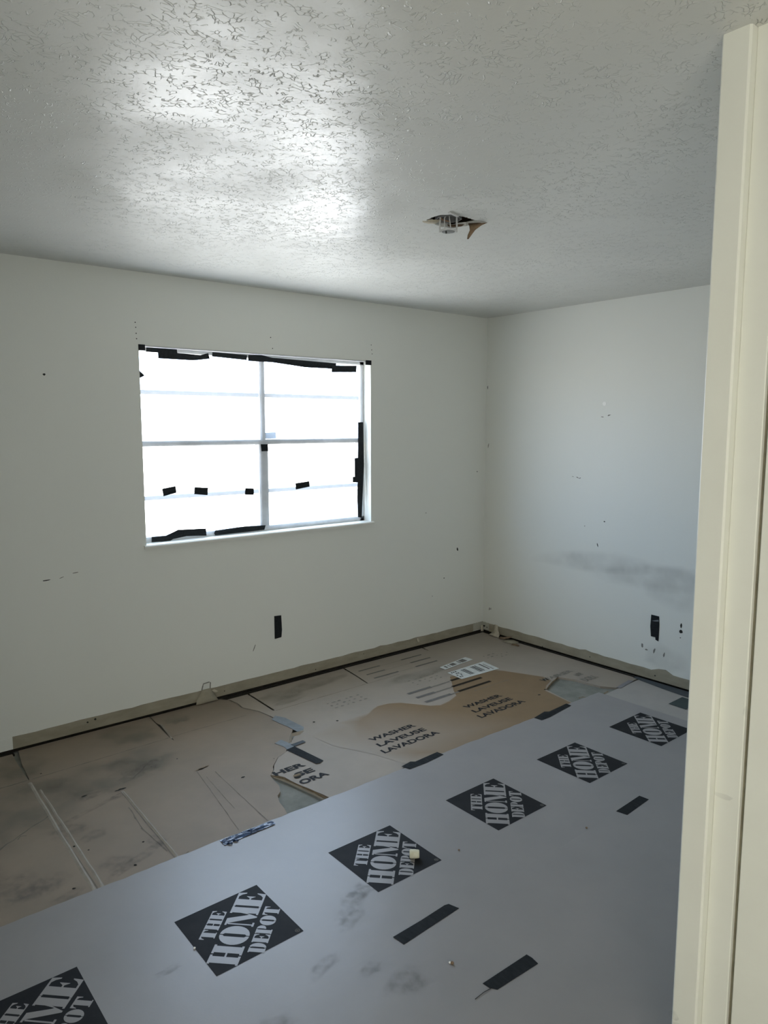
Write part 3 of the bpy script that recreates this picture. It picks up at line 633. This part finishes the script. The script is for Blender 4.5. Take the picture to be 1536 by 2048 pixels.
# faint dusty icons printed on the carton
def icons(x0, y0, w_, h_, rows=3, cols=6):
    for i in range(cols):
        for j in range(rows):
            if random.random() < .2: continue
            x = x0 + w_*(i+.5)/cols + random.uniform(-.006, .006); y = y0 + h_*(j+.5)/rows
            s_ = w_/cols*.34
            MB().flat(blob(x, y, s_*random.uniform(.4, 1), .008*random.uniform(.5, 1.2), 7, 0, .3), FLOOR, zi).build('print_icon', 'faint', cb)
icons(-1.86, -.585, .26, .12); icons(-1.24, -.60, .26, .12, 3, 5); icons(-.50, -.56, .24, .12, 3, 5)
for (x, y) in ((-2.05,-.655),(-1.94,-.722)): MB().flat(blob(x, y, .007, .007, 10, 0, .1), FLOOR, zi).build('punch_hole', 'nick', cb)
for (x, y) in ((-.66,-1.145),(-.76,-1.18)): MB().flat(blob(x, y, .010, .006, 8), FLOOR, zi).build('punch_hole', 'nick', cb)
for (x, y, a, b, g) in ((-1.98,-.20,.12,.07,0),(-1.72,-.16,.18,.05,.1),(-2.0,-.30,.09,.02,.1),(-1.1,-.45,.2,.05,0)):
    soft('stain', blob(x, y, a, b, 14, g, .2), FLOOR, zc+.0002, 'damp', cb, 1.5)
# torn raw edges of carton B at the two holes: a thin curled lip
ridge([(-2.540,-1.050),(-2.520,-1.100),(-2.514,-1.150),(-2.498,-1.232),(-2.482,-1.300),(-2.460,-1.396)], .006, .010, .002, 'cardedge', cb, 'torn_edge')
ridge([(-2.545,-1.060),(-2.530,-1.110),(-2.520,-1.152),(-2.502,-1.242),(-2.488,-1.320),(-2.478,-1.396)], .005, .009, .0015, 'crease', cb, 'torn_edge')
ridge([(-.656,-1.149),(-.60,-1.125),(-.524,-1.092),(-.44,-1.066),(-.411,-1.052)], .008, .008, .002, 'cardedge', cb, 'torn_edge')
ridge([(-2.160,-.712),(-2.20,-.735),(-2.246,-.731),(-2.285,-.785),(-2.300,-.800)], .016, .016, ZC, 'crease', cb, 'curled_edge')
line([(-.62,-1.372),(-.608,-1.360),(-.58,-1.37),(-.57,-1.395),(-.52,-1.400),(-.44,-1.418),(-.38,-1.41)], .012, ZC+.0003, 'cardedge', cc)
# dark line painted as shade in the torn gap between cartons, upper left
line([(-2.30,-.012),(-2.257,-.07),(-2.248,-.143),(-2.258,-.217),(-2.211,-.326),(-2.196,-.422)], .006, .0064, 'creased', ca)

# ------------------------------------------------------------------ builder paper with printed logos
def paper(x0, x1, y0, y1, dz, nx, ny, label, torn=.003):
    P = []
    for i in range(ny+1):
        row = []
        for j in range(nx+1):
            x = x0+(x1-x0)*j/nx; y = y0+(y1-y0)*i/ny
            yy = y + (random.uniform(-torn, torn) if i == ny else 0)
            xx = x + (random.uniform(-torn, torn) if j == nx else 0)
            row.append((xx, yy, zpap(x, y)+dz))
        P.append(row)
    o = MB().grid(P).build('builder_paper', 'paper'); tag(o, label, 'paper', 'builder paper strips')
    m_ = o.modifiers.new('thickness', 'SOLIDIFY'); m_.thickness = .0006; m_.offset = -1
    return o
p1 = paper(-4.55, -.448, -2.290, -1.386, 0, 100, 22, 'wide builder paper strip with a row of black diamond logos')
p2 = paper(-4.35, -.60, -3.05, -2.262, .0007, 90, 20, 'plain builder paper strip in front, nearest the doorway')
# stencil lettering for the logo: polygons in a unit box, x = reading direction, y = up
def R4(a, b, c, d): return [(a, c), (b, c), (b, d), (a, d)]
def ell(cx, cy, rx, ry, a0, a1, n=14): return [(cx+rx*math.cos(a0+(a1-a0)*k/n), cy+ry*math.sin(a0+(a1-a0)*k/n)) for k in range(n+1)]
def letter(ch):
    if ch == 'H': return [R4(.06,.40,0,1), R4(.60,.94,0,1), R4(.0,.06,.92,1), R4(.0,.06,0,.08), R4(.94,1,.92,1), R4(.94,1,0,.08), R4(.40,.47,.92,1), R4(.53,.60,.92,1), R4(.40,.47,0,.08), R4(.53,.60,0,.08), R4(.40,.60,.47,.53)]
    if ch == 'E': return [R4(.06,.50,0,1), R4(0,.06,.92,1), R4(0,.06,0,.08), [(.50,.93),(.50,1),(.95,1),(1,.70),(.93,.70),(.84,.84),(.70,.93)], [(.50,.07),(.70,.07),(.84,.16),(.95,.32),(1,.32),(.97,0),(.50,0)], [(.50,.47),(.60,.47),(.72,.34),(.74,.34),(.74,.66),(.72,.66),(.60,.53),(.50,.53)]]
    if ch == 'T': return [R4(.29,.71,0,.93), R4(.20,.29,0,.07), R4(.71,.80,0,.07), [(0,1),(0,.66),(.05,.66),(.12,.84),(.29,.93),(.71,.93),(.88,.84),(.95,.66),(1,.66),(1,1)]]
    if ch == 'M': return [R4(.0,.05,0,.07), R4(.05,.11,0,.9), R4(.11,.20,0,.07), [(.0,1),(.34,1),(.56,.36),(.60,.30),(.52,0),(.46,0),(.11,.90),(.05,.93),(0,.93)], [(.52,0),(.60,.30),(.66,.62),(.66,.40)], R4(.66,.95,0,1), [(.56,1),(.66,1),(.66,.62),(.60,.36)] if False else R4(.62,.66,.92,1), R4(.95,1,.93,1), R4(.95,1,0,.07), R4(.60,.66,0,.07)]
    if ch == 'O':
        L_ = ell(.48,.5,.48,.5, PI/2, 3*PI/2); R_ = ell(.52,.5,.48,.5, -PI/2, PI/2)
        return [L_ + [(.48,.10),(.42,.16),(.42,.84),(.48,.90)], R_ + [(.52,.90),(.58,.84),(.58,.16),(.52,.10)]]
    if ch == 'D': return [R4(.06,.44,0,1), R4(0,.06,.92,1), R4(0,.06,0,.08), R4(.44,.50,.93,1), R4(.44,.50,0,.07), [(.56,.0)]+ell(.56,.5,.44,.5,-PI/2,PI/2)[1:]+[(.56,.9),(.60,.84),(.60,.16),(.56,.10)]]
    if ch == 'P': return [R4(.06,.48,0,1), R4(0,.06,.92,1), R4(0,.06,0,.08), R4(.48,.55,0,.08), R4(.48,.54,.93,1), [(.60,.42)]+ell(.60,.71,.40,.29,-PI/2,PI/2)[1:]+[(.60,.92),(.63,.86),(.63,.56),(.60,.50)]]
words = [('H',-.555,-.287,-.158,.158),('O',-.278,.004,-.158,.158),('M',.008,.318,-.158,.158),('E',.322,.555,-.158,.158),
         ('T',-.235,-.088,.193,.352),('H',-.083,.075,.193,.352),('E',.080,.215,.193,.352),
         ('D',-.360,-.222,-.377,-.203),('E',-.216,-.090,-.377,-.203),('P',-.084,.040,-.377,-.203),('O',.046,.200,-.377,-.203),('T',.206,.345,-.377,-.203)]
side = .307
for nx0 in (-3.935, -3.319, -2.702, -2.078, -1.460, -.848):
    cx, cy = nx0+side/2, -1.727-side/2
    n = 8
    g_ = MB().grid([[PAPER((cx-side/2+side*j/n, cy-side/2+side*i/n), .0005) for j in range(n+1)] for i in range(n+1)])
    lg = g_.build('logo_print', 'ink', p1)
    r2 = 2**-.5
    fn = lambda p, o: PAPER((cx+side*(p[0]*r2-p[1]*r2), cy+side*(p[0]*r2+p[1]*r2)), o)
    lm = MB()
    for (ch, ua, ub, va, vb) in words:
        for poly in letter(ch):
            pts = [(ua+q[0]*(ub-ua), va+q[1]*(vb-va)) for q in poly]
            if len(pts) == 4 and abs(pts[0][1]-pts[1][1]) < 1e-9 and abs(pts[2][1]-pts[1][1]) > .1:      # long stems follow the paper
                (xa, ya), (xb, yb) = pts[0], pts[2]
                lm.grid([[fn((xa+(xb-xa)*j, ya+(yb-ya)*i/3), .0011) for j in (0, 1)] for i in range(4)])
            else: lm.flat(pts, fn, .0011)
    lm.build('lettering', 'paper', lg)
    c0 = (0.0, -.640)
    rm = MB(); pr = [[fn((c0[0]+r*math.cos(2*PI*q/16), c0[1]+r*math.sin(2*PI*q/16)), .0011) for q in range(17)] for r in (.020, .026)]
    rm.grid(pr); rm.flat([(c0[0]-.008, c0[1]-.012), (c0[0]-.003, c0[1]-.012), (c0[0]-.003, c0[1]+.012), (c0[0]-.008, c0[1]+.012)], fn, .0011)
    rm.flat([(c0[0]-.003, c0[1]+.004), (c0[0]+.008, c0[1]+.003), (c0[0]+.008, c0[1]+.010), (c0[0]-.003, c0[1]+.012)], fn, .0011)
    rm.flat([(c0[0]-.001, c0[1]+.002), (c0[0]+.004, c0[1]-.012), (c0[0]+.009, c0[1]-.012), (c0[0]+.004, c0[1]+.003)], fn, .0011)
    rm.build('registered_mark', 'faded', lg)
for (x, y, a, b, g) in ((-2.80,-2.02,.09,.03,.5),(-2.86,-2.09,.05,.02,.4),(-2.90,-2.41,.05,.04,0),(-2.95,-2.30,.03,.02,0),(-3.42,-1.92,.03,.012,0),(-3.30,-2.30,.06,.03,0),(-3.05,-2.20,.05,.02,.3),(-2.75,-2.0,.04,.02,0)):
    soft('stain', blob(x, y, a, b, 12, g, .25), PAPER, .0009+random.uniform(0, .0003), 'stain', p1 if y > -2.27 else p2, 1.5)

# ------------------------------------------------------------------ tape on the floor
G = 'tape strips on the floor'
def ftape(pts, off, m, lab, fn=PAPER): return tag(MB().prism(pts, fn, off, off+.0008).build('tape_strip', m), lab, 'tape', G)
ftape([(-2.807,-2.240),(-2.68,-2.237),(-2.57,-2.230),(-2.554,-2.234),(-2.542,-2.272),(-2.66,-2.279),(-2.802,-2.287)], .0012, 'tape', 'long black tape strip on the paper nearest the cream foam plug')
ftape([(-1.583,-2.252),(-1.391,-2.243),(-1.388,-2.287),(-1.574,-2.299)], .0012, 'tape', 'black tape strip on the paper near the door jamb, below the rightmost logos')
t3 = ftape([(-2.727,-2.554),(-2.535,-2.559),(-2.533,-2.579),(-2.538,-2.606),(-2.711,-2.597),(-2.724,-2.578)], .0012, 'tape', 'black tape strip nearest the camera with a loose thread')
MB().tube([(-2.722,-2.582,zpap(-2.72,-2.58)+.002),(-2.75,-2.580,zpap(-2.75,-2.58)+.003),(-2.787,-2.581,zpap(-2.78,-2.58)+.002)], .0009, 6).build('thread', 'nick', t3)
ftape([(-2.024,-1.368),(-1.958,-1.357),(-1.94,-1.372),(-1.786,-1.364),(-1.78,-1.404),(-1.903,-1.415),(-2.012,-1.413)], .0012, 'tape', 'black tape on the paper edge below the left washer lettering')
ftape([(-1.065,-1.39),(-.95,-1.371),(-.929,-1.388),(-.757,-1.378),(-.76,-1.414),(-.989,-1.44),(-1.058,-1.437)], .0012, 'tape', 'black tape on the paper edge below the right washer lettering')
ftape([(-2.214,-.477),(-2.171,-.443),(-2.143,-.503),(-2.131,-.678),(-2.159,-.714),(-2.191,-.707),(-2.197,-.604),(-2.208,-.549)], ZC+.0016, 'tape_grey', 'dusty blue-grey tape over the seam between two cartons', FLOOR)
ftape([(-2.358,-.753),(-2.311,-.736),(-2.290,-.839),(-2.300,-.868),(-2.353,-.884),(-2.342,-.823)], ZC+.0014, 'tape_grey', 'pale grey tape end at the top of the black strip by the torn hole', FLOOR)
ftape([(-2.353,-.858),(-2.300,-.850),(-2.275,-1.074),(-2.304,-1.087),(-2.322,-1.080)], ZC+.0026, 'tape', 'black tape strip above the cut-off lettering by the torn hole', FLOOR)
ftape([(-2.304,-.822),(-2.229,-.818),(-2.228,-.845),(-2.297,-.851)], ZC+.0038, 'tape_slate', 'short dark tape crossing the seam beside the torn hole', FLOOR)
ftape([(-.046,-1.372),(-.008,-1.376),(-.010,-1.72),(-.03,-2.2),(-.12,-2.2),(-.100,-1.762),(-.082,-1.592)], ZC+.0012, 'tape_slate', 'long slate tape along the foot of the right wall', FLOOR)
ftape([(-.283,-1.754),(-.122,-1.750),(-.122,-1.86),(-.287,-1.863)], ZC+.0012, 'tape_teal', 'dark teal tape patch on the carton beside the door jamb', FLOOR)
ftape([(-.290,-1.405),(-.273,-1.430),(-.098,-1.408),(-.113,-1.380)], ZC+.0012, 'tape_lav', 'pale lavender tape strip between the right torn hole and wall', FLOOR)
# crumpled shiny tape at the paper edge
P = []
n1, n2 = 30, 6
for i in range(n1+1):
    t = i/n1; x = -2.988+(.232)*t; ya = -1.392-.003*t; wd = .042*(1-.25*t)
    row = []
    for j in range(n2+1):
        s_ = j/n2
        z = ZP+.003 + .006*math.exp(-((s_-.45-.25*math.sin(3*t))/.16)**2)*(.4+.6*math.sin(PI*t)) + random.uniform(0, .0016)
        row.append((x+random.uniform(-.002, .002), ya-wd*s_+random.uniform(-.001, .001), z))
    P.append(row)
ts = tag(solid(MB().grid(P).build('tape_strip', 'tape_shiny'), .0005), 'crumpled shiny blue tape at the left edge of the paper', 'tape', G)
for (x, y, l) in ((-2.972,-1.428,.02),(-2.945,-1.424,.02),(-2.868,-1.398,.016)):
    solid(ribbon([(x, y, ZP+.004), (x+.006, y-l*.4, ZP+.010), (x+.010, y-l, ZP+.004)], (.010, .012, .009), (1, .3, 0)).build('curl', 'tape_shiny', ts, smooth=True), .0005)

# ------------------------------------------------------------------ labels, plug, debris, torn paper
def sticker(pts, cols, lab):
    o = tag(MB().prism(pts, FLOOR, ZC+.0021, ZC+.0030).build('shipping_label', 'label'), lab, 'label', 'shipping labels on the washer carton')
    (ax, ay), (bx_, by_), (cx, cy), (dx, dy) = pts
    def at(u, v):
        return (ax*(1-u)*(1-v)+bx_*(1-u)*v+cx*u*v+dx*u*(1-v), ay*(1-u)*(1-v)+by_*(1-u)*v+cy*u*v+dy*u*(1-v))
    for (u0, u1, v0, v1, nm) in cols:
        MB().flat([at(u0, v0), at(u0, v1), at(u1, v1), at(u1, v0)], FLOOR, ZC+.0034).build(nm, 'faded' if nm == 'text_block' else 'ink', o)
    return o
bars = []
for (u, w_) in ((.30,.02),(.335,.012),(.36,.025),(.40,.014),(.56,.02),(.60,.03),(.645,.014),(.675,.022)): bars.append((u, u+w_, .12, .82, 'barcode_bar'))
txt = [(.05+.05*i, .05+.05*i+.028, .08+.2*j, .20+.2*j, 'print_mark') for i in range(3) for j in range(4) if (i*3+j) % 4 != 1]
sticker([(-.920,-.546),(-.931,-.690),(-.590,-.705),(-.564,-.537)], bars+txt+[(.80,.84,.1,.8,'text_block'),(.88,.90,.2,.9,'text_block')], 'larger white barcode label on the washer carton')
sticker([(-.884,-.433),(-.885,-.490),(-.588,-.459),(-.592,-.389)], [(.10,.16,.2,.8,'text_block'),(.22,.25,.2,.8,'text_block'),(.30,.46,.2,.8,'text_block'),(.58,.62,.15,.85,'text_block'),(.65,.84,.15,.85,'text_block')], 'smaller curled white barcode label behind the larger one')
# foam ear plug lying on its side
ex, ey = -2.468, -1.960
ez = zpap(ex, ey)+.0012
vs = []; rings_ = ((0,.0),(0,.0135),(.004,.0165),(.020,.0165),(.034,.0150),(.037,.013),(.037,0))
n = 18; ep = MB()
ang = math.radians(-40); rr_ = [[(ex+(l-.018)*math.cos(ang)-r*math.cos(2*PI*k/n)*math.sin(ang), ey+(l-.018)*math.sin(ang)+r*math.cos(2*PI*k/n)*math.cos(ang), ez+.0165+r*math.sin(2*PI*k/n)) for k in range(n+1)] for l, r in rings_]
ep.grid(rr_)
tag(ep.build('foam_plug', 'foam', smooth=True), 'small cream foam plug lying on a diamond logo', 'foam plug')
def crumb(x, y, z, r, m, lab, cat='debris'):
    mb = MB(); n_ = 7; rs = []
    for i in range(5):
        ph = PI*i/4; rs.append([(x+r*math.sin(ph)*math.cos(2*PI*k/n_)*random.uniform(.8, 1.1), y+r*math.sin(ph)*math.sin(2*PI*k/n_), z+r*.7*(1-math.cos(ph))) for k in range(n_)])
    for q in rs: q.append(q[0])
    mb.grid(rs); return tag(mb.build('debris_crumb', m), lab, cat, 'crumbs on the floor')
crumb(-2.741, -2.441, zpap(-2.741,-2.441), .006, 'torn_brown', 'tiny brown crumb left of the tape nearest the camera')
crumb(-2.744, -2.434, zpap(-2.744,-2.434), .004, 'white', 'tiny white crumb beside the brown crumb on the paper')
crumb(-3.32, -1.885, zpap(-3.32,-1.885)+.0005, .004, 'white', 'tiny white crumb left of a diamond logo')
crumb(-2.30, -2.03, zpap(-2.30,-2.03)+.0005, .004, 'torn_brown', 'tiny dark crumb right of the foam plug')
crumb(-1.79, -2.25, zpap(-1.79,-2.25)+.0005, .005, 'torn_brown', 'tiny brown crumb between the tape strips and middle logos')
# torn wall paper scraps at the wall foot
def scrap(path, widths, wdir, m, lab, t=.0012): return tag(solid(ribbon(path, widths, wdir).build('paper_scrap', m, smooth=True), t), lab, 'torn paper', 'torn drywall paper scraps')
scrap([(-.004,-.145,.085),(-.012,-.150,.060),(-.016,-.158,.045),(-.030,-.165,.022),(-.060,-.172,.012)], (.03,.05,.05,.085,.10), (0,1,0), 'torn', 'pale torn paper peeling down at the far corner')
scrap([(-.060,-.235,.012),(-.050,-.29,.022),(-.035,-.33,.035)], (.025,.03,.022), (1,.3,.3), 'torn_brown', 'brown curled paper shred near the far corner')
scrap([(-.075,-.30,.010),(-.070,-.36,.014),(-.06,-.41,.010)], (.06,.075,.05), (1,.2,.1), 'bare', 'flat drywall paper shred lying by the right wall')
scrap([(-.11,-.40,.009),(-.10,-.44,.011),(-.10,-.46,.009)], (.03,.03,.02), (1,.2,.1), 'torn_brown', 'small dark shred in front of the flat drywall shred')
scrap([(-.018,-.010,.055),(-.022,-.015,.035),(-.026,-.022,.012)], (.016,.022,.026), (1,-.4,0), 'torn', 'tiny pale curl in the far corner')
scrap([(-2.378,-.005,.086),(-2.380,-.008,.062),(-2.385,-.016,.035),(-2.384,-.028,.012)], (.05,.08,.12,.14), (1,0,0), 'bare', 'bent drywall paper tab hanging from the left wall foot')
tag(MB().tube([(-2.405,-.004,.085),(-2.402,-.012,.112),(-2.398,-.012,.124),(-2.360,-.010,.126),(-2.352,-.010,.122),(-2.352,-.004,.085)], .0028, 6).build('wire_loop', 'scratch'), 'small bent wire loop above the drywall tab', 'wire')
scrap([(-2.335,-.005,.072),(-2.325,-.012,.062),(-2.315,-.016,.056)], (.016,.022,.018), (1,0,.3), 'torn', 'tiny pale curl right of the drywall tab')
scrap([(-.70,-.004,.078),(-.698,-.010,.060),(-.695,-.014,.048)], (.016,.020,.014), (1,0,0), 'torn', 'small pale peeled chip on the band under the window wall')
